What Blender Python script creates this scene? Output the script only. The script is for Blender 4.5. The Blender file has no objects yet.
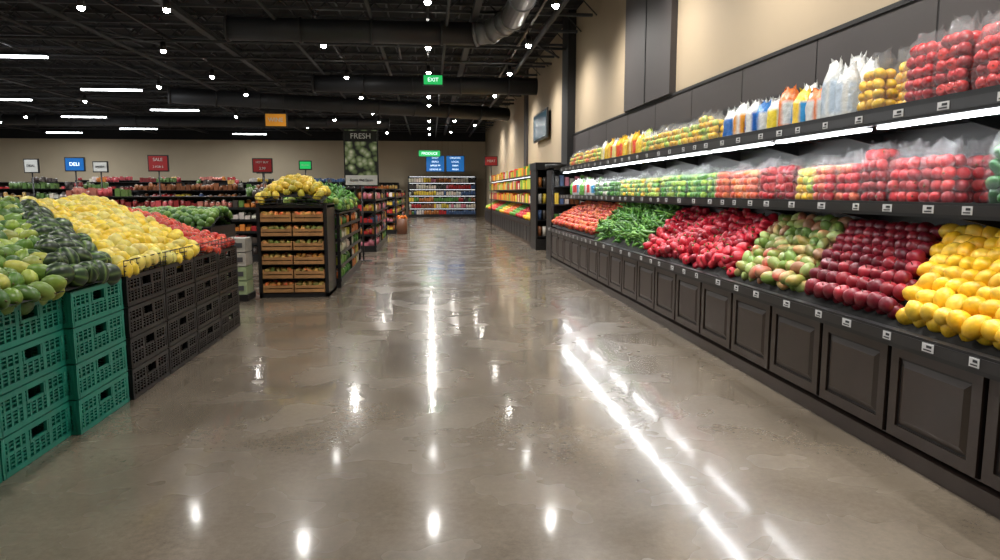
import bpy, math, random
import numpy as np
from mathutils import Matrix, Vector, Euler
random.seed(7); rng=np.random.default_rng(7)
S=bpy.context.scene
def C(r,g,b):
    f=lambda v:(v/255/12.92 if v/255<=.04045 else ((v/255+.055)/1.055)**2.4)
    return (f(r),f(g),f(b))
# ---------------------------------------------------------------- materials
def mat(name,col=(.5,.5,.5),rough=.5,metal=0,spec=.5,emit=None,estr=0,coat=0,attr=False,noise=None,bump=None,trans=None):
    m=bpy.data.materials.new(name); m.use_nodes=True
    nt=m.node_tree; N=nt.nodes; L=nt.links
    p=N['Principled BSDF']
    p.inputs['Base Color'].default_value=(*col,1); p.inputs['Roughness'].default_value=rough
    p.inputs['Metallic'].default_value=metal; p.inputs['Specular IOR Level'].default_value=spec
    p.inputs['Coat Weight'].default_value=coat; p.inputs['Coat Roughness'].default_value=.1
    src=None
    if attr:
        a=N.new('ShaderNodeAttribute'); a.attribute_name='Col'; src=a.outputs['Color']
    if noise:
        sc,amt=noise
        tc=N.new('ShaderNodeTexCoord'); n=N.new('ShaderNodeTexNoise'); n.inputs['Scale'].default_value=sc; n.inputs['Detail'].default_value=5
        L.new(tc.outputs['Object'],n.inputs['Vector'])
        mr=N.new('ShaderNodeMapRange'); mr.inputs[1].default_value=.3; mr.inputs[2].default_value=.7
        mr.inputs[3].default_value=1-amt; mr.inputs[4].default_value=1+amt
        L.new(n.outputs[0],mr.inputs[0])
        mx=N.new('ShaderNodeMix'); mx.data_type='RGBA'; mx.blend_type='MULTIPLY'; mx.inputs[0].default_value=1
        if src: L.new(src,mx.inputs[6])
        else: mx.inputs[6].default_value=(*col,1)
        L.new(mr.outputs[0],mx.inputs[7]); src=mx.outputs[2]
    if src: L.new(src,p.inputs['Base Color'])
    if bump:
        sc,st=bump
        tc=N.new('ShaderNodeTexCoord'); n=N.new('ShaderNodeTexNoise'); n.inputs['Scale'].default_value=sc
        L.new(tc.outputs['Object'],n.inputs['Vector'])
        b=N.new('ShaderNodeBump'); b.inputs['Strength'].default_value=st; b.inputs['Distance'].default_value=.02
        L.new(n.outputs[0],b.inputs['Height']); L.new(b.outputs[0],p.inputs['Normal'])
    if emit:
        p.inputs['Emission Color'].default_value=(*emit,1); p.inputs['Emission Strength'].default_value=estr
    if trans is not None:
        t=N.new('ShaderNodeBsdfTransparent'); ms=N.new('ShaderNodeMixShader'); ms.inputs[0].default_value=1-trans
        o=N['Material Output']; L.new(t.outputs[0],ms.inputs[1]); L.new(p.outputs[0],ms.inputs[2]); L.new(ms.outputs[0],o.inputs[0])
    return m
M_black=mat('black_metal',C(24,23,24),.4)
M_blackpl=mat('black_plastic',C(26,26,28),.38)
M_cab=mat('espresso_wood',C(56,45,39),.36,noise=(6,.12),coat=.1)
M_cabd=mat('espresso_groove',C(22,18,16),.5)
M_green=mat('green_plastic',C(24,128,108),.38,noise=(3,.1))
M_fruit=mat('waxy_fruit_skin',rough=.38,attr=True,noise=(22,.18))
M_matte=mat('produce_matte',rough=.6,attr=True,noise=(25,.2))
M_pack=mat('printed_package',rough=.4,attr=True,noise=(14,.12))
M_packglo=mat('printed_plastic_film',rough=.22,attr=True,noise=(18,.1),bump=(30,.5))
M_clear=mat('clear_plastic_film',(.8,.82,.84),.14,bump=(34,.9),trans=.9,spec=.9)
M_led=mat('led_strip',(1,1,1),.5,emit=(.93,.97,1),estr=18)
M_ledsoft=mat('cooler_led_strip',(1,1,1),.5,emit=(.93,.97,1),estr=2.5)
M_lamp=mat('lamp_lens',(1,1,1),.5,emit=(1,.98,.93),estr=90)
M_tag=mat('price_card_white',C(215,215,215),.5)
M_ink=mat('price_card_ink',C(40,40,45),.6)
M_wall=mat('painted_wall_beige',C(166,149,124),.75,noise=(.7,.04))
M_wallfar=mat('painted_wall_tan',C(176,161,136),.75,noise=(.7,.04))
M_char=mat('charcoal_panel',C(62,57,56),.6,noise=(1.5,.06))
M_seam=mat('panel_seam',C(20,19,19),.7)
M_ceil=mat('black_ceiling_deck',C(20,21,24),.85,noise=(2,.2))
M_joist=mat('dark_painted_steel',C(52,54,58),.6)
M_duct=mat('dark_duct',C(46,47,50),.5,metal=.2)
M_ductl=mat('galvanised_duct',C(130,132,135),.4,metal=.5)
M_wood=mat('crate_wood',C(160,116,70),.6,noise=(9,.25))
M_red=mat('red_sign',C(160,28,30),.5)
M_white=mat('white_sign',C(205,205,200),.5)
M_org=mat('orange_sign',C(225,150,40),.5,emit=C(225,150,40),estr=.15)
M_grn=mat('green_lit_sign',C(20,120,60),.5,emit=C(30,180,90),estr=1.0)
M_blue=mat('blue_screen',C(10,50,110),.3,emit=C(20,110,180),estr=.7)
M_txt=mat('lit_text',C(235,245,255),.5,emit=(.8,.95,1),estr=1.2)
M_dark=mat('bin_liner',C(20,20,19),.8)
def floor_mat():
    m=bpy.data.materials.new('polished_concrete'); m.use_nodes=True
    nt=m.node_tree;N=nt.nodes;L=nt.links;p=N['Principled BSDF']
    tc=N.new('ShaderNodeTexCoord')
    def noise(s,d,r=.6,dist=0):
        n=N.new('ShaderNodeTexNoise'); n.inputs['Scale'].default_value=s;n.inputs['Detail'].default_value=d;n.inputs['Roughness'].default_value=r
        n.inputs['Distortion'].default_value=dist
        L.new(tc.outputs['Object'],n.inputs['Vector']);return n
    a=noise(.8,6,.6,.4); b=noise(24,8,.8)
    r=N.new('ShaderNodeValToRGB'); r.color_ramp.elements[0].position=.3;r.color_ramp.elements[1].position=.72
    r.color_ramp.elements[0].color=(*C(96,86,73),1); r.color_ramp.elements[1].color=(*C(132,120,104),1)
    L.new(a.outputs[0],r.inputs[0])
    mr=N.new('ShaderNodeMapRange');mr.inputs[1].default_value=.3;mr.inputs[2].default_value=.7;mr.inputs[3].default_value=.72;mr.inputs[4].default_value=1.24
    L.new(b.outputs[0],mr.inputs[0])
    mx=N.new('ShaderNodeMix');mx.data_type='RGBA';mx.blend_type='MULTIPLY';mx.inputs[0].default_value=1
    L.new(r.outputs[0],mx.inputs[6]);L.new(mr.outputs[0],mx.inputs[7]);L.new(mx.outputs[2],p.inputs['Base Color'])
    c=noise(1.6,3,.5,.2)
    m2=N.new('ShaderNodeMapRange');m2.inputs[1].default_value=.3;m2.inputs[2].default_value=.7;m2.inputs[3].default_value=.2;m2.inputs[4].default_value=.32
    L.new(c.outputs[0],m2.inputs[0]);L.new(m2.outputs[0],p.inputs['Roughness'])
    p.inputs['Specular IOR Level'].default_value=.65
    m3=N.new('ShaderNodeMapRange');m3.inputs[1].default_value=.3;m3.inputs[2].default_value=.7;m3.inputs[3].default_value=.06;m3.inputs[4].default_value=.12
    L.new(c.outputs[0],m3.inputs[0]);L.new(m3.outputs[0],p.inputs['Coat Roughness'])
    p.inputs['Coat Weight'].default_value=.6
    d=noise(5,1,.4); bp=N.new('ShaderNodeBump');bp.inputs['Strength'].default_value=.12;bp.inputs['Distance'].default_value=.004
    L.new(d.outputs[0],bp.inputs['Height']);L.new(bp.outputs[0],p.inputs['Normal']);L.new(bp.outputs[0],p.inputs['Coat Normal'])
    return m
M_floor=floor_mat()
def poster_mat():
    m=bpy.data.materials.new('produce_poster_print'); m.use_nodes=True
    nt=m.node_tree;N=nt.nodes;L=nt.links;p=N['Principled BSDF']
    tc=N.new('ShaderNodeTexCoord'); v=N.new('ShaderNodeTexVoronoi'); v.inputs['Scale'].default_value=7
    n=N.new('ShaderNodeTexNoise'); n.inputs['Scale'].default_value=5; n.inputs['Detail'].default_value=5
    L.new(tc.outputs['Object'],v.inputs['Vector']);L.new(tc.outputs['Object'],n.inputs['Vector'])
    r=N.new('ShaderNodeValToRGB'); e=r.color_ramp.elements; e[0].color=(*C(235,235,215),1); e[1].color=(*C(18,24,18),1); e[1].position=.7
    q=e.new(.42); q.color=(*C(130,150,100),1)
    ad=N.new('ShaderNodeMath'); ad.operation='MULTIPLY_ADD'; ad.inputs[1].default_value=.7
    L.new(n.outputs[0],ad.inputs[0]); L.new(v.outputs['Distance'],ad.inputs[2])
    sb=N.new('ShaderNodeMath'); sb.operation='SUBTRACT'; sb.inputs[1].default_value=.36; L.new(ad.outputs[0],sb.inputs[0])
    L.new(sb.outputs[0],r.inputs[0]);L.new(r.outputs[0],p.inputs['Base Color']);return m
M_poster=poster_mat()
# ---------------------------------------------------------------- mesh builder
class MB:
    def __init__(s): s.v=[];s.l=[];s.c=[];s.m=[];s.col=[];s.sm=[];s.n=0
    def raw(s,v,loops,counts,col=(.5,.5,.5),mi=0,smooth=False):
        v=np.asarray(v,float); s.v.append(v); s.l.append(np.asarray(loops)+s.n); s.c.append(np.asarray(counts))
        s.m.append(np.full(len(counts),mi)); s.sm.append(np.full(len(counts),smooth))
        col=np.asarray(col,float)
        if col.ndim==1: col=np.tile(col,(len(v),1))
        s.col.append(col); s.n+=len(v)
    def box(s,x0,x1,y0,y1,z0,z1,mi=0,col=(.5,.5,.5),rot=0,rc=None):
        v=np.array([[x0,y0,z0],[x1,y0,z0],[x1,y1,z0],[x0,y1,z0],[x0,y0,z1],[x1,y0,z1],[x1,y1,z1],[x0,y1,z1]],float)
        if rot:
            cx,cy=rc if rc else ((x0+x1)/2,(y0+y1)/2)
            c,sn=math.cos(rot),math.sin(rot); dx=v[:,0]-cx;dy=v[:,1]-cy
            v[:,0]=cx+c*dx-sn*dy; v[:,1]=cy+sn*dx+c*dy
        s.raw(v,[0,3,2,1,4,5,6,7,0,1,5,4,1,2,6,5,2,3,7,6,3,0,4,7],[4]*6,col,mi)
    def cyl(s,p,q,r,n=8,mi=0,col=(.5,.5,.5),r2=None,smooth=True):
        p=Vector(p);q=Vector(q);d=(q-p).normalized();a=d.orthogonal().normalized();b=d.cross(a)
        r2=r if r2 is None else r2; v=[]
        for i in range(n):
            t=2*math.pi*i/n;o=a*math.cos(t)+b*math.sin(t); v.append(p+o*r)
        for i in range(n):
            t=2*math.pi*i/n;o=a*math.cos(t)+b*math.sin(t); v.append(q+o*r2)
        lo=[];co=[]
        for i in range(n): j=(i+1)%n; lo+=[i,j,n+j,n+i];co.append(4)
        lo+=list(range(n-1,-1,-1))+list(range(n,2*n)); co+=[n,n]
        s.raw([list(x) for x in v],lo,co,col,mi,smooth)
    def frus(s,xb,xt,y0,y1,z0,z1,b,mi=0):
        v=[[xb,y0,z0],[xb,y1,z0],[xb,y1,z1],[xb,y0,z1],[xt,y0+b,z0+b],[xt,y1-b,z0+b],[xt,y1-b,z1-b],[xt,y0+b,z1-b]]
        s.raw(v,[4,7,6,5,0,4,5,1,1,5,6,2,2,6,7,3,3,7,4,0],[4]*5,mi=mi)
    def tpl(s,t,R,loc,col,mi=0):
        v=t['v']@np.asarray(R).T+np.asarray(loc)
        c=np.asarray(col)*t['mul']; 
        if t['ov'] is not None: c=np.where(np.isnan(t['ov']),c,t['ov'])
        s.raw(v,t['l'],t['c'],np.clip(c,0,1),mi,True)
    def build(s,name,mats,loc=(0,0,0),parent=None):
        me=bpy.data.meshes.new(name)
        v=np.concatenate(s.v);l=np.concatenate(s.l);c=np.concatenate(s.c)
        me.vertices.add(len(v));me.vertices.foreach_set('co',v.astype(np.float32).ravel())
        me.loops.add(len(l));me.loops.foreach_set('vertex_index',l.astype(np.int32))
        me.polygons.add(len(c));st=np.concatenate([[0],np.cumsum(c)[:-1]]).astype(np.int32)
        me.polygons.foreach_set('loop_start',st)
        for m in mats: me.materials.append(m)
        me.polygons.foreach_set('material_index',np.concatenate(s.m).astype(np.int32))
        me.update(calc_edges=True)
        me.polygons.foreach_set('use_smooth',np.concatenate(s.sm).astype(bool))
        col=np.concatenate(s.col); a=me.color_attributes.new('Col','FLOAT_COLOR','POINT')
        a.data.foreach_set('color',np.concatenate([col,np.ones((len(col),1))],1).astype(np.float32).ravel())
        me.validate()
        return obj(name,me,loc,parent)
def obj(name,me,loc=(0,0,0),parent=None):
    o=bpy.data.objects.new(name,me); S.collection.objects.link(o); o.location=loc
    if parent: o.parent=parent
    return o
def T(nseg,nring,fn,mul=None,stem=None):
    v=[];mm=[]
    def add(u,th): 
        v.append(fn(u,th)); mm.append(mul(u,th) if mul else (1,1,1))
    add(0,0)
    for i in range(1,nring):
        for j in range(nseg): add(i/nring,2*math.pi*j/nseg)
    add(1,0); n=len(v)-1; lo=[];co=[]
    for j in range(nseg):
        k=(j+1)%nseg; lo+=[0,1+j,1+k];co.append(3)
        b=1+(nring-2)*nseg; lo+=[n,b+k,b+j];co.append(3)
        for i in range(nring-2):
            a=1+i*nseg; lo+=[a+j,a+nseg+j,a+nseg+k,a+k];co.append(4)
    ov=np.full((len(v),3),np.nan)
    if stem:
        h0,h1,r,c=stem; b=len(v); vs=[]
        for z,rr in ((h0,r),(h1,r*.8)):
            for j in range(4):
                vs.append((rr*math.cos(j*1.57)+(.04 if z==h1 else 0),rr*math.sin(j*1.57),z))
        v+=vs; mm+=[(1,1,1)]*8; ov=np.concatenate([ov,np.tile(np.array(c),(8,1))])
        for j in range(4): k=(j+1)%4; lo+=[b+j,b+k,b+4+k,b+4+j];co.append(4)
        lo+=[b+4,b+5,b+6,b+7];co.append(4)
    return dict(v=np.array(v,float),l=np.array(lo),c=np.array(co),mul=np.array(mm,float),ov=ov if stem else None)
pi=math.pi; sin=math.sin; cos=math.cos
def sph(u,th,sx=.5,sy=.5,sz=.5): return (sx*sin(pi*u)*cos(th),sy*sin(pi*u)*sin(th),sz*cos(pi*u))
def f_lemon(u,th):
    z=cos(pi*u); r=sin(pi*u)**.9*.46; zz=.56*z+(.07 if u<.01 else (-.07 if u>.99 else 0)); return (r*cos(th),r*sin(th),zz)
def f_apple(u,th):
    r=.5*sin(pi*u)**.8; z=.46*cos(pi*u); z-=.16*math.exp(-(r/.16)**2)*(1 if z>0 else -.6); return (r*cos(th)*(1-.12*u),r*sin(th)*(1-.12*u),z)
def f_pepper(u,th):
    k=1+.13*abs(cos(1.5*th))-.06; r=.46*sin(pi*u)**.55*k*(1-.3*u); z=.58*cos(pi*u); z-=.14*math.exp(-(r/.16)**2)*(1 if u<.5 else 0); return (r*cos(th),r*sin(th),z)
def f_mango(u,th):
    z=cos(pi*u); return (.44*sin(pi*u)*cos(th)+.08*z*z,.36*sin(pi*u)*sin(th),.6*z)
def f_melon(u,th): return sph(u,th,.47,.47,.56)
def f_chili(u,th):
    r=.13*sin(pi*u)**.6*(1.15-.75*u); t=u*2-1; return (r*cos(th)+.12*t*t,r*sin(th),-.6*t)
LE=T(12,8,f_lemon)
AP=T(12,9,f_apple,lambda u,t:(1+.5*max(0,.3-u)*3,1+5*max(0,.22-u),1+2*max(0,.22-u)),(.26,.5,.03,C(70,45,20)))
PE=T(12,8,f_pepper,None,(.4,.72,.07,C(60,110,30)))
MA=T(10,8,f_mango,lambda u,t:(1+1.3*max(0,cos(t))*(1-u),1-.35*max(0,cos(t))*(1-u),1-.1*u))
GM=T(12,8,f_mango,lambda u,t:(1+.25*cos(t),1+.15*cos(t),1),(.55,.66,.05,C(90,80,40)))
ME=T(32,10,f_melon,lambda u,t:(7,4.6,3.2) if int(round(t/(2*pi)*32))%4==0 else ((.55,.6,.55) if int(round(t/(2*pi)*32))%4==2 else (1,1,1)))
TO=T(12,7,lambda u,th:(.5*sin(pi*u)*(1+.03*cos(5*th))*cos(th),.5*sin(pi*u)*(1+.03*cos(5*th))*sin(th),.42*cos(pi*u)-.1*math.exp(-(sin(pi*u)/.25)**2)*(1 if u<.5 else 0)),None,(.3,.42,.09,C(50,100,35)))
CH=T(7,7,f_chili,None,(.55,.75,.025,C(60,120,30)))
SP=T(9,6,sph)
LOW=T(7,5,sph)
def rrot(full=True,tilt=.5):
    if full: e=Euler((random.uniform(0,6.28),random.uniform(0,6.28),random.uniform(0,6.28)))
    else: e=Euler((random.uniform(-tilt,tilt),random.uniform(-tilt,tilt),random.uniform(0,6.28)))
    return np.array(e.to_matrix())
def vary(c,a=.12):
    k=1+random.uniform(-a,a); return tuple(min(1,max(0,x*k*(1+random.uniform(-a*.4,a*.4)))) for x in c)
def heap(mb,t,x0,x1,y0,y1,surf,size,cols,layers=2,jit=.12,full=True,tilt=.5,mi=0,sp=.93,fill=None,base=None,shear=None,ymax=1e9,ymin=None):
    sh=shear or (lambda x:0)
    for k in range(layers):
        s=size*sp; ny=max(1,int((y1-y0)/s)); nx=max(1,int((x1-x0)/(s*.82)))
        for i in range(nx):
            for j in range(ny+1):
                x=x0+(i+.5)*(x1-x0)/nx; y=y0+(j+(.5 if (i+k)%2 else 0))*(y1-y0)/ny
                if k: x+=s*.4
                x+=random.uniform(-jit,jit)*size; y+=random.uniform(-jit,jit)*size
                if y<y0+size*.3 or y>y1-size*.3 or x>x1-size*.2 or x<x0+size*.2: continue
                y+=sh(x)
                if y>ymax: continue
                if ymin and y<ymin(x): continue
                z=surf(x,y)-k*size*.6+random.uniform(-jit,jit)*size*.5
                R=rrot(full,tilt)*size*random.uniform(.93,1.07)
                mb.tpl(t,R,(x,y,z),vary(random.choice(cols)),mi)
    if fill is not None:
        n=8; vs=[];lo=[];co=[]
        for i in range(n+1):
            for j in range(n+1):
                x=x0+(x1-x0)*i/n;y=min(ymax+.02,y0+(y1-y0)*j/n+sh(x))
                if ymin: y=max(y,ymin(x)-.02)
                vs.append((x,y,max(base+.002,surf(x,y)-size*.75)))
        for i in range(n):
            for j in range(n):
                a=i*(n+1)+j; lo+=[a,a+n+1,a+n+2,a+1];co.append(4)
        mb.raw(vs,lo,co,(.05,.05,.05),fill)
# ---------------------------------------------------------------- room shell
def simple(name,x0,x1,y0,y1,z0,z1,m):
    mb=MB();mb.box(x0,x1,y0,y1,z0,z1);return mb.build(name,[m])
simple('floor',-32,3.7,-8,47,-.1,0,M_floor)
simple('ceiling',-32,3.9,-8,47,6.1,6.2,M_ceil)
simple('wall_right',3.7,3.9,-8,47,0,6.1,M_wall)
mb=MB(); mb.box(-32,3.7,47,47.2,0,4.9,0); mb.box(-32,3.7,46.96,47.2,4.9,6.1,1); mb.build('wall_far',[M_wallfar,M_ceil])
simple('wall_left',-32.2,-32,-8,47,0,6.1,M_wallfar)
simple('wall_near',-32,3.7,-8.2,-8,0,6.1,M_wallfar)
mb=MB(); y=-7.9
while y<18:
    mb.box(3.655,3.7,y+.012,y+1.6-.012,2.0,3.03,0); y+=1.6
mb.box(3.66,3.7,-7.9,18.2,1.98,3.02,1); mb.box(3.64,3.7,-7.9,18.2,3.03,3.07,1)
mb.build('wall_panel_band',[M_char,M_seam])
mb=MB(); mb.box(3.6,3.7,10.5,13.0,3.07,6.1,0); mb.box(3.59,3.6,11.72,11.76,3.07,6.1,1)
mb.box(3.5,3.7,17.9,18.7,0,6.1,1); mb.box(3.62,3.7,26.5,27.2,0,6.1,0); mb.build('wall_column_panels',[M_char,M_seam])
# ---------------------------------------------------------------- ceiling structure
mb=MB()
y=12.5
while y<46.5:
    mb.box(-31.5,3.6,y-.04,y+.04,5.98,6.05,0); mb.box(-31.5,3.6,y-.04,y+.04,5.42,5.48,0)
    x=-31.5; up=True
    while x<3.2:
        mb.cyl((x,y,5.45 if up else 6.0),(x+.55,y,6.0 if up else 5.45),.018,4,0); up=not up; x+=.55
    y+=1.6
for k in range(60):
    x=-31+k*.6; mb.box(x-.02,min(x+.02,3.65),12,46.8,6.06,6.1,0) if x<3.6 else None
mb.build('ceiling_joists',[M_joist])
mb=MB()
for x in (-24,-14,-5.2,1.0):
    mb.box(x-.07,x+.07,0,46.8,5.28,5.34,0); mb.box(x-.015,x+.015,0,46.8,5.34,5.42,0); mb.box(x-.07,x+.07,0,46.8,5.36,5.415,0)
mb.build('ceiling_girders',[M_joist])
def duct(name,pts,r,m,n=20):
    mb=MB()
    for a,b in zip(pts,pts[1:]):
        mb.cyl(a,b,r,n,0)
        L=(Vector(b)-Vector(a)); d=L.normalized(); k=int(L.length/1.5)
        for i in range(k+1):
            p=Vector(a)+d*(i*1.5); mb.cyl(p-d*.03,p+d*.03,r+.025,n,0)
    for q in pts[:1]+pts[-1:]: mb.cyl((q[0],q[1],q[2]+r),(q[0],q[1],6.1),.01,5,0)
    return mb.build(name,[m])
duct('air_duct',[(-4.2,15.8,5.02),(1.0,15.8,5.02)],.24,M_duct)
duct('air_duct',[(1.05,15.8,5.02),(1.35,15.7,5.05),(1.6,15.4,5.15),(1.75,14.9,5.17),(1.75,8,5.17)],.24,M_ductl)
duct('air_duct',[(-3.5,22.5,4.9),(3.4,22.5,4.9)],.26,M_duct)
duct('air_duct',[(-9.0,26,4.95),(3.4,31,4.95)],.28,M_duct)
duct('air_duct',[(-20,36,5.0),(-2,36,5.0)],.25,M_duct)
mb=MB()
for x,z,r in ((-1.2,5.3,.05),(-3.2,5.2,.04),(2.6,5.2,.06),(-7.5,5.2,.05),(-9,5.3,.04),(-17,5.25,.05),(.4,5.15,.035)):
    mb.cyl((x,2,z),(x,46.5,z),r,8,0)
for y in (18.2,20.3,24.5,27,29.4,34,39):
    mb.cyl((-30,y,5.22),(3.5,y,5.22),.035,6,0)
for i in range(26):
    x=random.uniform(-14,3);y=random.uniform(16,32); a=random.choice([(2.5,0),(0,2.5),(1.5,2)]); mb.cyl((x,y,5.25),(min(x+a[0],3.5),y+a[1],5.2),.03,6,0)
mb.build('ceiling_pipes',[M_joist])
mb=MB(); mb.box(-.98,.98,-.09,.09,.02,.1,0); mb.box(-.95,.95,-.075,.075,-.02,.02,1)
for x in (-.8,.8): mb.cyl((x,0,.1),(x,0,.41),.008,4,0)
lin=mb.build('linear_led_fixture',[M_black,M_led],(-10.6,19.4,5.0))
LP=[(-10.6,y) for y in (7,13.2,19.4,25.3,31.2,37.4,43.5)]+[(-15.7,y) for y in (10,16,22.2,28.3,34.4,40.5)]+[(-21,y) for y in (13,19.4,25.3,31.2,37.4,43.5)]+[(-26,y) for y in (16,28.3,40.5)]
for (x,y) in LP:
    if (x,y)!=(-10.6,19.4):
        o=obj('linear_led_fixture',lin.data,(x,y,5.0))
    else: o=lin
    ld=bpy.data.lights.new('led_glow','AREA'); ld.shape='RECTANGLE'; ld.size=1.9; ld.size_y=.15; ld.energy=150; ld.color=(.95,.98,1)
    l=bpy.data.objects.new('led_glow',ld); S.collection.objects.link(l); l.parent=o; l.location=(0,0,-.04)
mb=MB(); mb.cyl((0,0,.0),(0,0,.2),.075,14,0,r2=.06); mb.cyl((0,0,.2),(0,0,.32),.012,6,0); mb.box(-.04,.04,-.3,.3,.32,.345,0)
mb.tpl(SP,np.eye(3)*.13,(0,0,0),(1,1,1),1)
spot=mb.build('track_spotlight',[M_black,M_lamp],(0,5,4.95))
SPT=[(0,y) for y in (5,9,13,17,20.5,23.4,25.5,28,31,34,38,42)]+[(-2.4,y) for y in (3,8,12.5,17,21.5,26,31,34.8,41)]+[(2.3,y) for y in (1,4,7,10,13,16.5,20.4,25,32,36)]+[(-6.3,y) for y in (4,9,14,18,21.8,25.6,32,38)]+[(0,-3),(-3,-2),(-4.8,14)]  # spots at negative y are unseen, added behind the camera for soft fill
for i,(x,y) in enumerate(SPT):
    o=spot if (x,y)==(0,5) else obj('track_spotlight',spot.data,(x,y,4.95))
    ld=bpy.data.lights.new('beam','SPOT'); ld.energy={0:230,-2.4:240,2.3:400,-6.3:270}.get(x,230); ld.spot_size=math.radians(140); ld.spot_blend=.8; ld.shadow_soft_size=.09; ld.color=(1,.965,.915)
    if x==0 and y>20: ld.energy=320; ld.spot_size=math.radians(165)
    if x==-2.4 and y>17: ld.energy=320; ld.spot_size=math.radians(165)
    l=bpy.data.objects.new('beam',ld); S.collection.objects.link(l); l.parent=o; l.location=(0,0,-.17)
    if x==2.3: l.rotation_euler=(0,math.radians(-20),0); ld.spot_size=math.radians(150); ld.spot_blend=1
for (x,y) in ((-12.7,21),(-12.7,28),(-8.6,24),(-8.6,33),(-18,26),(-18,34),(-4.4,34),(-4.4,29.6),(1.2,34),(1.2,40)): obj('track_spotlight',spot.data,(x,y,4.95))
mb=MB()
for x in (0,-2.4,2.3,-6.3): mb.box(x-.025,x+.025,-4,44,5.3,5.34,0)
mb.build('lighting_track',[M_black])
# ---------------------------------------------------------------- right produce case
Y0,Y1=.15,15.9
mb=MB()
mb.box(2.86,3.64,Y0,Y1,0,.12,1); mb.box(2.80,3.64,Y0,Y1,.12,.72,0); mb.box(2.77,2.84,Y0,Y1,0,.1,0)
mb.box(2.70,3.64,Y0,Y1,.72,.76,1); mb.box(2.69,2.745,Y0,Y1,.70,.80,1); mb.box(2.685,2.69,Y0,Y1,.725,.785,2)
mb.box(3.60,3.65,Y0,Y1,.7,2.6,1)
mb.box(2.95,3.62,Y0,Y1,1.47,1.51,1); mb.box(2.93,2.965,Y0,Y1,1.45,1.54,1); mb.box(2.925,2.93,Y0,Y1,1.47,1.525,2)
mb.box(2.97,3.62,Y0,Y1,2.06,2.10,1); mb.box(2.95,2.985,Y0,Y1,2.04,2.14,1); mb.box(2.945,2.95,Y0,Y1,2.06,2.12,2)
mb.box(2.985,2.99,Y0,Y1,2.10,2.16,1)
y=Y0
while y<Y1+.1:
    for (za,zb,xf) in ((1.36,1.47,3.1),(1.95,2.06,3.15)):
        v=[(3.6,y-.008,za),(3.6,y-.008,zb),(xf,y-.008,zb),(3.6,y+.008,za),(3.6,y+.008,zb),(xf,y+.008,zb)]
        mb.raw(v,[0,1,2,3,5,4,0,2,5,3],[3,3,4],mi=1)
    y+=1.3
y=.17;d=.748
while y+d<Y1+.05:
    a,b=y+.02,y+d-.02; X=2.80
    mb.box(X-.02,X,a,b,.135,.70,3)
    mb.box(X-.034,X-.02,a,a+.07,.14,.695,0);mb.box(X-.034,X-.02,b-.07,b,.14,.695,0)
    mb.box(X-.034,X-.02,a+.07,b-.07,.14,.21,0);mb.box(X-.034,X-.02,a+.07,b-.07,.625,.695,0)
    mb.frus(X-.02,X-.036,a+.085,b-.085,.225,.61,.035,0)
    y+=d
for y in np.arange(Y0+.25,Y1-1,1.4):
    mb.box(2.995,3.05,y+.04,y+1.34,2.035,2.058,1); mb.box(2.995,3.05,y+.06,y+1.32,2.018,2.035,4)
    mb.box(2.99,3.03,y+.1,y+1.26,1.45,1.466,5)
case=mb.build('produce_display_case',[M_cab,M_black,mat('rail_plastic',C(42,40,40),.3),M_cabd,M_led,M_ledsoft])
mb=MB()
for zc,x,st in ((.757,2.683,.42),(1.497,2.923,.36),(2.09,2.943,.4)):
    y=Y0+.2
    while y<Y1-.1:
        w=.03+random.random()*.018; mb.box(x-.004,x,y-w,y+w,zc-.022,zc+.025,0)
        mb.box(x-.006,x-.004,y-w*.7,y+w*.2,zc+.002,zc+.016,1); mb.box(x-.006,x-.004,y-w*.7,y+w*.7,zc-.014,zc-.007,1)
        y+=st*random.uniform(.75,1.3)
mb.build('price_tags',[M_tag,M_ink],parent=case)
for y in np.arange(Y0+.94,Y1,1.4):
    for x,z,e,sy in ((3.022,2.01,4.2,1.26),(3.02,1.44,3.0,1.1)):
        ld=bpy.data.lights.new('shelf_light','AREA'); ld.shape='RECTANGLE'; ld.size=.055; ld.size_y=sy; ld.energy=e; ld.color=(.98,.98,1)
        l=bpy.data.objects.new('shelf_light',ld); S.collection.objects.link(l); l.parent=case; l.location=(x,y,z)
sf=lambda s:(lambda x,y:.80+s*.5+.5*((min(max(x,2.76),3.6)-2.76)/.84)**.85)
def rheap(name,t,ya,yb,size,cols,**k):
    mb=MB(); f=sf(size); g=k.pop('g',None)
    ff=(lambda x,y:f(x,y)+g(x,y)) if g else f
    heap(mb,t,2.76,3.58,ya,yb,ff,size,cols,fill=1,base=.765,shear=lambda x:(x-2.76)*.85,ymin=lambda x:.22,ymax=15.84,**k); return mb.build(name,[M_fruit,M_dark])
rheap('lemon_pile',LE,-.6,3.85,.125,[C(240,192,44),C(232,182,34),C(242,200,66)],full=True,jit=.08)
rheap('red_apple_pile',AP,3.85,4.95,.122,[C(122,20,36),C(102,16,32),C(142,32,44)],full=False,jit=.06)
rheap('green_mango_pile',MA,4.95,6.15,.13,[C(120,150,70),C(150,165,95),C(110,140,70),C(165,120,90),C(165,180,110)],full=True,jit=.15)
rheap('red_pepper_pile',PE,6.15,8.9,.125,[C(180,26,46),C(150,20,40),C(195,40,56)],full=True,jit=.25,g=lambda x,y:.04*sin(y*5))
rheap('green_pepper_pile',CH,8.9,11.7,.2,[C(84,134,50),C(105,155,62),C(62,110,44)],full=True,jit=.3,sp=.42,g=lambda x,y:.05)
rheap('tomato_pile',TO,11.7,15.85,.11,[C(200,70,38),C(205,105,45),C(180,50,36)],full=False,jit=.2,g=lambda x,y:.05)
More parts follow.
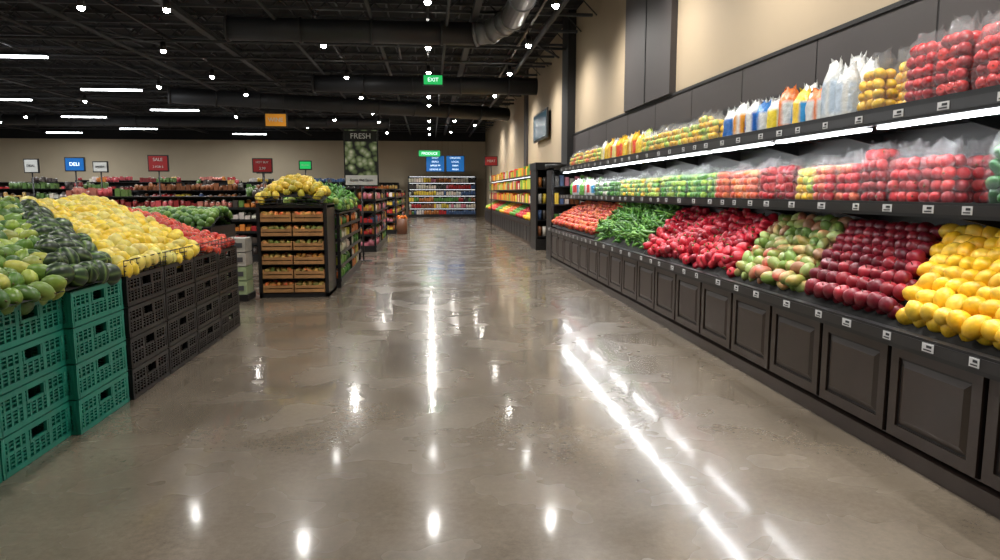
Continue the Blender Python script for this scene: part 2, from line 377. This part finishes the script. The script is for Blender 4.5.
def bag(mb,cx,cy,z0,w,d,h,mi,col=None,band=None):
    n=18;R=12;vs=[];cs=[];lo=[];co=[]
    ph=random.uniform(0,6)
    for i in range(R+1):
        u=i/R; z=z0+.003+h*u
        if u<.12: k=.8+.2*(u/.12); kd=k
        elif u<.72: k=1;kd=1
        else: q=(u-.72)/.28; k=1-.25*math.sin(q*pi*.5)+.08*q; kd=max(.06,1-q*1.1)
        for j in range(n):
            t=2*pi*j/n; c_,s_=cos(t),sin(t)
            X=abs(s_)**.7*math.copysign(1,s_)*d/2*kd; Yy=abs(c_)**.6*math.copysign(1,c_)*w/2*k
            nz=.008*sin(7*t+ph+u*9)+.006*sin(13*t-u*15+ph)
            X*=1+nz*8; Yy*=1+nz*2
            X+=(.02*sin(9*Yy/w*3+ph)*max(0,(u-.75)*4))
            vs.append((cx+X,cy+Yy,z+nz*(u>.8)*3))
            if col is not None:
                cs.append(band if (band is not None and .2<u<.68 and (math.sin(3*t+ph)>-.6)) else col)
    for i in range(R):
        for j in range(n):
            k=(j+1)%n; lo+=[i*n+j,i*n+k,(i+1)*n+k,(i+1)*n+j];co.append(4)
    lo+=list(range(n-1,-1,-1));co.append(n)
    mb.raw(vs,lo,co,np.array(cs) if col is not None else (.9,.9,.9),mi,True)
def filled(mb,cx,cy,z0,w,d,h,t,size,cols,mic=1,frac=.86):
    nz=max(1,int(h*frac/(size*.82))); ny=max(1,int(w*.98/size)); nx=max(1,int(d*.95/size))
    for k in range(nz):
        for j in range(ny):
            for i in range(nx):
                x=cx-d/2+d*(i+.5)/nx; y=cy-w/2+w*(j+.5)/ny; z=z0+.01+size*.5+k*size*.82
                q=1 if k<nz-1 else .75
                mb.tpl(t,rrot()*size,(cx+(x-cx)*.86*q+random.uniform(-.1,.1)*size,cy+(y-cy)*.86*q+random.uniform(-.1,.1)*size,z),vary(random.choice(cols)),0)
    bag(mb,cx,cy,z0,w,d,h,mic)
RED=[C(196,22,36),C(168,18,32),C(210,44,46)]; GRN=[C(76,142,42),C(98,160,52)]; DGR=[C(36,96,42),C(52,116,52)]; YEL=[C(238,192,40),C(230,180,32)]
ORG=[C(235,112,40),C(225,88,45)]; PNK=[C(230,110,80),C(238,150,95)]; WHT=[C(224,220,205),C(232,224,190)]; LIM=[C(160,190,65),C(190,205,80)]
def baggroup(name,ya,yb,z,h,t,size,cols,x=3.22,w=.30,d=.22,hv=.1,hi=0):
    mb=MB(); y=ya+w/2
    while y<yb-w*.35:
        hh=h*random.uniform(1-hv,1+hv)
        filled(mb,x+random.uniform(-.02,.02),y,z,w*.95,d,hh,t,size,cols)
        filled(mb,x+.235,y+random.uniform(-.04,.04),z,w*.9,.14,(h*(1+hi))*random.uniform(1,1.08),t,size,cols)
        y+=w*random.uniform(.98,1.06)
    mb.build(name,[M_fruit,M_clear,M_packglo])
def printgroup(name,ya,yb,z,h,pal,x=3.2,w=.25,d=.15):
    mb=MB(); y=ya+w/2
    while y<yb-w*.35:
        c,b=random.choice(pal); hh=h*random.uniform(.88,1.08); ww=w*random.uniform(.85,1.1)
        bag(mb,x,y,z,ww*.95,d,hh,0,c,b); bag(mb,x+.2,y+.03,z,ww,d,hh*1.1,0,*random.choice(pal)); y+=ww
    mb.build(name,[M_packglo])
zt=2.102; zm=1.512
W=C(214,216,214)
baggroup('bagged_red_apples',.3,4.75,zt,.5,AP,.088,RED,hi=.12)
baggroup('bagged_lemons',4.75,5.12,zt,.46,LE,.085,YEL,w=.3,hi=.12)
printgroup('white_flour_bags',5.12,5.5,zt,.48,[(W,C(190,205,220))],w=.2)
printgroup('printed_snack_bags',5.5,7.6,zt,.38,[(W,C(30,100,180)),(C(240,200,60),C(60,150,210)),(W,C(225,150,50)),(C(235,215,90),C(120,170,60)),(C(40,110,180),W),(W,C(235,210,60)),(W,C(30,90,170)),(C(225,120,60),W)])
baggroup('bagged_yellow_fruit',7.6,10.4,zt,.38,LE,.085,YEL+YEL+LIM,w=.3)
printgroup('printed_grain_bags',10.4,13,zt,.38,[(C(235,200,80),C(230,190,60)),(W,C(210,90,60)),(C(235,215,150),C(200,150,60)),(C(190,205,120),C(120,160,80)),(W,C(235,220,140)),(C(240,190,60),C(220,80,50))])
baggroup('bagged_citrus',13,15.8,zt,.36,SP,.09,YEL+ORG[:1]+LIM,w=.3)
baggroup('bagged_green_peppers',.3,3.98,zm,.42,PE,.1,DGR,w=.34)
baggroup('bagged_tomatoes',3.98,4.95,zm,.4,TO,.09,RED,w=.32)
baggroup('bagged_peaches',4.95,5.55,zm,.37,SP,.085,PNK+RED[:1],w=.3)
baggroup('bagged_lemons',5.55,5.9,zm,.36,LE,.08,YEL+LIM,w=.32)
baggroup('bagged_red_peppers',5.9,6.55,zm,.37,PE,.09,RED,w=.32)
baggroup('bagged_oranges',6.55,7.5,zm,.36,SP,.085,ORG+PNK,w=.32)
baggroup('bagged_green_apples',7.5,9.6,zm,.36,AP,.085,GRN+LIM[:1],w=.32)
baggroup('bagged_limes',9.6,11.6,zm,.35,LE,.08,LIM+GRN+YEL[:1],w=.3)
baggroup('bagged_broccoli',11.6,13.4,zm,.33,SP,.1,GRN+DGR+WHT[:1],w=.3)
printgroup('printed_salad_bags',13.4,15.8,zm,.33,[(W,C(60,150,200)),(W,C(230,190,60)),(C(120,180,90),C(90,160,70)),(W,C(200,60,60))])
# ---------------------------------------------------------------- crates left
def crate_mesh(name,L,Wd,H,n,m):
    mb=MB()
    for k in range(n):
        z=k*H; t=.012
        def side(ax,fix,a,b,sgn):
            def bx(u0,u1,z0,z1,th=t,off=0):
                f0,f1=(fix+off*sgn,fix+off*sgn-th*sgn); f0,f1=min(f0,f1),max(f0,f1)
                if ax=='x': mb.box(f0,f1,u0,u1,z0,z1)
                else: mb.box(u0,u1,f0,f1,z0,z1)
            bx(a,b,z+H-.04,z+H-.006,.03,.0); bx(a,b,z+.002,z+.035,.02); bx(a,b,z+H*.48,z+H*.56,.014,-.003)
            nb=max(4,int((b-a)/.06))
            c=(a+b)/2
            for i in range(nb+1):
                u=a+(b-a)*i/nb; w=.009 if i%4 else .018
                top=z+H-.035
                if abs(u-c)<.085 and ax=='x': top=z+H*.5
                bx(max(a,u-w),min(b,u+w),z+.03,top,.016,-.002)
            for q in (.24,.33,.42): bx(a,b,z+H*q-.004,z+H*q+.004,.008,-.004)
            for q in (.66,.76):
                bx(a,c-.09,z+H*q-.004,z+H*q+.004,.008,-.004); bx(c+.09,b,z+H*q-.004,z+H*q+.004,.008,-.004)
            if ax=='x':
                bx(c-.1,c-.085,z+H*.5,z+H-.035,.02); bx(c+.085,c+.1,z+H*.5,z+H-.035,.02)
        side('x',Wd/2,-L/2,L/2,1);side('x',-Wd/2,-L/2,L/2,-1)
        side('y',L/2,-Wd/2+.03,Wd/2-.03,1);side('y',-L/2,-Wd/2+.03,Wd/2-.03,-1)
        mb.box(-Wd/2+.02,Wd/2-.02,-L/2+.02,L/2-.02,z+.004,z+.02)
        for sx in (-1,1):
            for sy in (-1,1):
                mb.cyl((sx*(Wd/2-.025),sy*(L/2-.025),z+.002),(sx*(Wd/2-.025),sy*(L/2-.025),z+H-.006),.027,8)
    me=mb.build(name,[m]).data
    bpy.data.objects.remove(bpy.data.objects[name]); return me
gm=crate_mesh('green_crate_stack',.76,.56,.24,4,M_green); bm_=crate_mesh('black_crate_stack',.755,.56,.242,4,M_blackpl)
for i in range(5):
    for r in range(3):
        obj('plastic_crate_stack_green',gm,(-2.60-.58*r-(.0 if i==0 else .06),5.11-.775*i+(.03 if i else 0),0))
for i in range(4):
    for r in range(3): obj('plastic_crate_stack_black',bm_,(-2.58-.58*r,5.9+.775*i,0))
def lsurf(x,y):
    q=min(max((-x-2.33)/1.35,0),1); back=max(0,(-x-3.85)/.6)
    return .985+.47*q**.85-.3*back+.025*sin(x*7+y*5)
SH=lambda x:max(0,(-x-2.35))*1.0
def lheap(name,t,ya,yb,size,cols,**k):
    mb=MB(); add=k.pop('add',0); sh=k.pop('sh',SH)
    heap(mb,t,-4.1,-2.3,ya,yb,lambda x,y:lsurf(x,y)+add+size*.2,size,cols,fill=1,base=.975,shear=sh,ymax=8.62,**k); mb.build(name,[M_fruit,M_dark])
SH2=lambda x:max(0,(-x-2.35))*1.6
lheap('green_mango_pile',GM,.6,4.62,.14,[C(130,155,60),C(150,170,78),C(100,135,52),C(70,105,42),C(165,172,84)],jit=.15,sh=SH2)
lheap('striped_watermelon_pile',ME,4.55,5.5,.17,[C(34,58,32),C(30,50,28),C(40,66,36)],jit=.15,add=.0,ymin=lambda x:4.66+SH2(x))
lheap('yellow_lemon_pile',LE,5.5,7.3,.14,[C(236,208,72),C(228,196,54),C(228,214,115),C(212,196,92)],jit=.18)
lheap('tomato_pile',TO,7.3,8.62,.12,[C(196,56,34),C(180,44,32),C(205,82,46)],jit=.18,full=False,add=-.03)
mb=MB()
for z in (1.0,1.04,1.08): mb.cyl((-2.31,5.52,z),(-2.31,8.6,z),.005,5)
for y in np.arange(5.52,8.62,.12): mb.cyl((-2.31,y,.965),(-2.31,y,1.08),.004,4)
mb.build('wire_basket_rim',[M_black])
# ---------------------------------------------------------------- endcap wooden crate display
mb=MB(); x0,x1,ya,yb=-2.6,-1.56,10.85,11.75
for x in (x0,x1-.05): mb.box(x,x+.05,ya,yb,0,1.42,0)
mb.box(x0,x1,yb-.03,yb,0,1.42,0); mb.box(x0,x1,ya,yb,0,.06,0); mb.box(x0,x1,ya+.02,yb,1.36,1.4,0)
for k in range(6):
    z=.08+.215*k
    for (a,b) in ((x0+.06,x0+.51),(x0+.53,x1-.06)):
        mb.box(a,b,ya-.01,ya+.01,z,z+.05,1); mb.box(a,b,ya-.01,ya+.01,z+.065,z+.105,1)
        mb.box(a,a+.02,ya,yb-.05,z,z+.13,1);mb.box(b-.02,b,ya,yb-.05,z,z+.13,1);mb.box(a,b,ya,yb-.05,z,z+.012,1)
        cs=random.choice([[C(190,135,60),C(150,100,55)],[C(205,160,80),C(180,120,60)],[C(120,130,60),C(180,150,80)]])
        for i in range(5):
            for j in range(3):
                mb.tpl(MA,rrot()*.1,(a+.05+i*.085,ya+.07+j*.12,z+.11),vary(random.choice(cs)),2)
    mb.box(x0+.05,x1-.05,ya+.03,yb,z-.018,z-.004,0)
mb.build('wooden_crate_rack',[M_black,M_wood,M_matte])
mb=MB()
dome=lambda x,y:1.43+.36*max(0,1-((x+2.08)/.58)**2)*max(.2,1-((y-11.4)/.75)**2)
heap(mb,LE,-2.62,-1.62,10.85,11.85,lambda x,y:dome(x,y)+.03,.12,[C(222,190,56),C(210,184,64),C(230,200,76),C(186,170,56)],fill=1,base=1.4,jit=.15)
for z in (1.43,1.48,1.53): mb.cyl((-2.62,10.84,z),(-1.56,10.84,z),.006,5,1)
mb.build('yellow_mango_pile',[M_fruit,M_dark])
def rack(name,x0,x1,y0,y1,h,shelves,pal,led=False,faces='xy',prodh=(.1,.2),step=.13,top=None):
    mb=MB(); mb.box(x0,x1,y0,y1,0,.12,0)
    mx=(x0+x1)/2;my=(y0+y1)/2
    if 'x' in faces: mb.box(mx-.03,mx+.03,y0,y1,.12,h,0)
    if 'y' in faces: mb.box(x0,x1,my-.03,my+.03,.12,h,0)
    for (px,py) in ((x0,y0),(x1-.05,y0),(x0,y1-.05),(x1-.05,y1-.05)): mb.box(px,px+.05,py,py+.05,.1,h,0)
    zs=[.14+(h-.14)*k/shelves for k in range(shelves)]; gap=(h-.14)/shelves
    def item(cx,cy,z,run,mxh):
        c=vary(run,.15); hh=min(mxh,random.uniform(*prodh)); s=step*.42
        if random.random()<.5: mb.box(cx-s,cx+s,cy-s,cy+s,z,z+hh,1,c)
        else: mb.cyl((cx,cy,z),(cx,cy,z+hh),s,8,1,c); mb.cyl((cx,cy,z+hh),(cx,cy,z+hh+.02),s*.6,6,1,C(200,200,195))
    for k,z in enumerate(zs):
        mb.box(x0,x1,y0,y1,z-.02,z,0)
        for (a,b,c_,d_) in ((x0-.01,x0,y0,y1),(x1,x1+.01,y0,y1),(x0,x1,y0-.01,y0),(x0,x1,y1,y1+.01)): mb.box(a,b,c_,d_,z-.03,z+.025,3)
        if led: mb.box(x0+.1,x1-.1,y0+.06,y0+.1,z+gap-.045,z+gap-.03,2)
        if 'x' in faces:
            for cx in (x0+.09,x1-.09):
                y=y0+.12;run=random.choice(pal)
                while y<y1-.1:
                    if random.random()<.25: run=random.choice(pal)
                    item(cx,y,z,run,gap-.06)
                    if x1-x0>.7: item(cx+(.13 if cx<mx else -.13),y,z,run,gap-.06)
                    y+=step
        if 'y' in faces:
            x=x0+.12;run=random.choice(pal)
            while x<x1-.1:
                if random.random()<.3: run=random.choice(pal)
                item(x,y0+.09,z,run,gap-.06); item(x,y0+.22,z,run,gap-.06); x+=step
    mb.box(x0,x1,y0,y1,h-.02,h,0)
    if top:
        x=x0+.15;run=random.choice(top);on=True
        while x<x1-.1:
            if random.random()<.25: run=random.choice(top); on=random.random()<.55
            if on:
                for yy in (y0+.12,y0+.3): item(x,yy,h,run,.24)
            x+=step
    return mb.build(name,[M_black,M_pack,M_ledsoft,M_blackpl])
P1=[C(180,40,40),C(210,205,195),C(215,185,60),C(80,130,55),C(180,110,50),C(200,115,130),C(65,90,130),C(140,85,50),C(60,55,50)]
PG=[C(70,130,45),C(100,150,50),C(60,105,40),C(190,180,60),C(200,110,40),C(215,205,180)]
PR=[C(165,40,42),C(185,75,80),C(205,195,185),C(130,36,36),C(200,160,85),C(180,110,95),C(90,120,60),C(70,60,55),C(200,120,50)]
rack('vegetable_rack',-2.5,-1.5,11.85,15.3,1.25,5,PG,faces='xy',prodh=(.08,.16))
mb=MB()
heap(mb,SP,-2.45,-1.53,12.05,15.2,lambda x,y:1.36+.2*max(0,1-((x+2.0)/.5)**2),.13,[C(80,130,50),C(105,155,60),C(60,100,45),C(150,170,80)],jit=.3,layers=2,fill=1,base=1.26)
heap(mb,CH,-2.45,-1.53,12.05,15.2,lambda x,y:1.43+.2*max(0,1-((x+2.0)/.5)**2),.28,[C(80,140,50),C(60,110,40)],jit=.4,layers=1,sp=.5)
mb.build('leafy_greens_pile',[M_matte,M_dark])
rack('grocery_rack',-2.5,-1.45,19,24,1.7,5,P1,faces='xy')
rack('grocery_rack',-2.4,-1.3,27.2,38,1.7,5,P1,faces='xy')
mb=MB(); mb.box(-3.02,-2.68,10.5,10.95,.0,.1,0)
for k in range(4):
    mb.box(-3.0,-2.7,10.53,10.92,.1+.21*k,.295+.21*k,1,random.choice([C(180,175,160),C(150,165,125),C(170,165,155)])); mb.box(-2.96,-2.74,10.52,10.53,.16+.21*k,.23+.21*k,1,random.choice([C(60,110,70),C(70,70,72)]))
mb.build('carton_stack',[M_black,M_pack])
mb=MB(); mb.cyl((-1.08,27,0),(-1.08,27,.6),.2,16,0); heap(mb,SP,-1.26,-.9,26.82,27.18,lambda x,y:.66,.12,[C(215,115,40)],mi=1)
mb.build('pumpkin_bin',[mat('orange_bin',C(100,62,40),.5),M_fruit])
rack('refrigerated_display',-1.4,3.0,45.6,46.6,2.6,6,P1+[C(210,200,180)]*3,led=True,faces='y',prodh=(.2,.3),step=.16)
rack('refrigerated_display',-12,-2.0,45.7,46.7,2.2,5,PR,faces='y',prodh=(.15,.25),step=.18)
rack('refrigerated_display',-28,-13,45.7,46.7,2.2,5,P1,faces='y',prodh=(.15,.25),step=.2)
for (xa,xb,ya,yb,h,p) in ((-8.2,-3.6,16.6,17.6,1.5,PR),(-14,-9,15.5,16.5,1.5,P1),(-20,-15,18,19,1.55,PR),(-8.5,-3.8,21,22,1.65,P1),(-14.5,-9.5,22,23,1.7,PR),(-21,-15.5,24,25,1.75,P1),
    (-9,-3.8,28,29,1.9,PR),(-16,-10,30,31,2.0,PR),(-24,-17,31,32,2.0,P1),(-9,-3.6,36,37,2.1,P1),(-18,-10,38,39,2.2,PR)):
    rack('grocery_gondola',xa,xb,ya,yb,h,5,p,faces='y',top=p)
def island(name,x0,x1,y0,y1,secs):
    mb=MB(); mb.box(x0,x1,y0,y1,0,1.0,0)
    for k in range(5): mb.box(x0-.01,x1+.01,y0-.01,y1+.01,.1+.18*k,.13+.18*k,0)
    n=len(secs)
    for i,(t,s,c) in enumerate(secs):
        a=x0+(x1-x0)*i/n;b=x0+(x1-x0)*(i+1)/n
        heap(mb,t,a,b,y0,y1,lambda x,y:1.04+.24*(1-abs((y-(y0+y1)/2)/((y1-y0)/2))**2),s,c,layers=2,fill=2,base=1.001,mi=1,jit=.2)
    mb.build(name,[M_blackpl,M_fruit,M_dark])
GD=[C(60,100,40),C(80,120,50),C(110,145,60)]
island('produce_island',-8.6,-3.7,12.3,13.8,[(SP,.14,GD+DGR),(TO,.13,RED),(SP,.15,DGR),(SP,.13,GD),(SP,.14,GD)])
island('produce_island',-10.5,-6.2,9.2,10.6,[(ME,.2,[C(38,66,34)]),(SP,.13,ORG),(AP,.13,RED),(LE,.13,LIM)])
island('produce_island',-15.5,-10,12,13.5,[(SP,.14,DGR),(SP,.14,ORG),(AP,.13,RED),(SP,.15,GD),(LE,.14,YEL)])
mb=MB(); mb.box(2.98,3.64,20.6,38,0,.62,0); mb.box(2.93,3.64,20.6,38,.62,.72,1); mb.box(3.58,3.64,20.6,38,.72,2.1,1)
for z in (1.2,1.65,2.1): mb.box(3.15,3.6,20.6,38,z,z+.04,1)
for y in np.arange(20.8,38,.8): mb.box(2.965,2.98,y,y+.7,.1,.55,1)
for y in np.arange(20.8,37,1.5): mb.box(3.18,3.22,y,y+1.2,2.07,2.08,3)
secs=[YEL,RED,GRN,ORG,YEL,GRN,RED,ORG,LIM]
for i,c in enumerate(secs):
    a=20.7+i*1.9; heap(mb,LOW,2.97,3.55,a,a+1.85,lambda x,y:.78+.35*((x-2.97)/.6),.13,c,layers=1,mi=2,jit=.2)
for z in (1.24,1.69,2.14):
    y=20.8
    while y<37.8:
        c=random.choice(secs+[WHT]); w=.3
        mb.box(3.2,3.5,y,y+w*.92,z,z+random.uniform(.22,.34),4,vary(random.choice(c))); y+=w
mb.build('produce_wall_case',[mat('walnut_base',C(76,58,46),.5),M_black,M_fruit,M_ledsoft,M_pack])
mb=MB(); mb.box(2.9,3.64,19.2,20.3,0,.3,0); mb.box(2.9,3.64,20.25,20.3,.3,2.3,0); mb.box(2.88,3.66,19.15,20.32,2.2,2.4,0); mb.box(3.58,3.64,19.2,20.3,.3,2.2,0);mb.box(2.9,2.95,19.2,20.3,.3,2.2,0)
for k in range(4):
    z=.35+.45*k; mb.box(2.92,3.6,19.25,20.25,z,z+.03,0)
    for i in range(5): mb.cyl((3.03+i*.13,19.35,z+.03),(3.03+i*.13,19.35,z+.3),.05,8,1,random.choice(P1))
mb.build('end_tower_shelf',[M_black,M_pack])
mb=MB(); mb.box(2.78,3.6,16.05,16.7,0,.1,0); mb.box(2.78,2.84,16.05,16.7,.1,2.15,0); mb.box(2.84,3.6,16.64,16.7,.1,2.15,0); mb.cyl((2.95,16.4,2.15),(2.95,16.4,2.24),.26,20,0); mb.box(2.78,3.6,16.05,16.7,2.1,2.18,0)
for k in range(4):
    mb.box(2.84,3.6,16.08,16.66,.45+.42*k,.48+.42*k,0)
    for i in range(6): mb.box(2.87+i*.12,2.96+i*.12,16.1,16.2,.481+.42*k,.481+.42*k+random.uniform(.15,.26),1,random.choice(P1))
mb.build('end_cap_shelf',[M_black,M_pack])
mb=MB(); mb.box(3.55,3.6,21.4,24.2,3.25,4.15,0); mb.box(3.54,3.55,21.5,24.1,3.32,4.08,1); mb.box(3.6,3.7,22.6,23,3.5,3.9,0)
mb.build('wall_monitor',[M_black,mat('monitor_face',C(40,60,70),.2,emit=C(50,90,105),estr=.3)])
# ---------------------------------------------------------------- signs
def text(s,size,loc,m,parent=None):
    cu=bpy.data.curves.new('lettering','FONT'); cu.body=s; cu.size=size; cu.extrude=.004; cu.align_x='CENTER'; cu.align_y='CENTER'
    o=bpy.data.objects.new('lettering',cu); S.collection.objects.link(o); o.rotation_euler=(pi/2,0,0); o.location=loc; cu.materials.append(m)
    if parent: o.parent=parent
    return o
def hsign(name,x,y,z,w,h,m,s=None,tm=None,wires=True,post=False,frame=M_black):
    mb=MB(); mb.box(-w/2-.03,w/2+.03,0,.05,-h/2-.03,h/2+.03,0); mb.box(-w/2,w/2,-.012,0,-h/2,h/2,1)
    if wires:
        for a in (-w*.4,w*.4): mb.cyl((a,.02,h/2),(a,.02,6.1-z),.006,4,0)
    if post: mb.cyl((0,.03,-h/2),(0,.03,-z+.01),.02,8,0); mb.box(-.2,.2,-.1,.15,-z+.001,-z+.02,0)
    o=mb.build(name,[frame,m],(x,y,z))
    if s:
        ls=s.split('|')
        for i,t in enumerate(ls): text(t,min(h/len(ls)*.62,w/max(3,len(t))*1.15),(0,-.02,h/2-h*(i+.5)/len(ls)),tm or M_white,o)
    return o
o=hsign('produce_poster',-1.56,16.5,2.38,.72,1.25,M_poster,None,wires=False,post=True)
mb=MB(); mb.box(-.36,.36,-.02,-.012,.36,.6,0); mb.box(-.36,.36,-.02,-.012,-.62,-.4,1); mb.build('poster_bands',[M_dark,M_white],parent=o)
text('FRESH',.17,(0,-.03,.48),M_white,o); text('from the farm',.09,(0,-.03,-.51),M_ink,o)
hsign('exit_sign',.12,19.5,4.6,.5,.24,M_grn,'EXIT',M_txt)
hsign('exit_sign',.0,44,3.95,1.3,.35,M_grn,'PRODUCE',M_txt)
hsign('menu_screen',.35,44.5,3.35,1.1,.95,M_blue,'DAILY|DEALS|APPLES 99|LEMONS 50',M_txt)
hsign('menu_screen',1.6,44.5,3.35,1.1,.95,M_blue,'ORGANIC|LOCAL|FARM|FRESH',M_txt)
hsign('orange_hanging_sign',-3.85,18.5,3.4,.5,.3,M_org,'WINE',M_white)
for (x,y,z,w,h,m,s,tm) in ((-7.6,20.8,2.4,.5,.4,M_red,'SALE|2 FOR 5',M_white),(-10.3,21.8,2.4,.5,.35,M_blue,'DELI',M_txt),(-11.5,21.8,2.35,.35,.35,M_white,'DEAL',M_ink),
    (-9.2,20.9,2.3,.35,.25,M_white,'BAKERY',M_ink),(-4.75,20.8,2.35,.5,.35,M_red,'HOT BUY|3.99',M_white),(-3.5,20.5,2.35,.3,.2,M_grn,'ORGANIC',M_white),
    (-6.3,27.8,2.5,.5,.35,M_red,'SAVE',M_white),(2.6,30,2.9,.5,.35,M_red,'MEAT',M_white),(-2.5,26.8,2.5,.5,.6,M_white,'FRESH|LOCAL',M_ink),(-2.75,30,2.7,.4,.6,M_white,'NEW',M_ink),(-18,23.8,2.5,.5,.3,M_white,'SALE',M_ink)):
    hsign('aisle_sign',x,y,z,w,h,m,s,tm,wires=False,post=True)
w=bpy.data.worlds.new('World'); S.world=w; w.use_nodes=True; w.node_tree.nodes['Background'].inputs[0].default_value=(.5,.5,.5,1); w.node_tree.nodes['Background'].inputs[1].default_value=.3
cam=bpy.data.cameras.new('camera'); cam.lens=25.2; cam.sensor_width=36
co=bpy.data.objects.new('camera',cam); S.collection.objects.link(co); co.location=(0,0,1.6); co.rotation_euler=(math.radians(90-7.17),0,math.radians(-5.67)); S.camera=co
S.view_settings.view_transform='Standard'
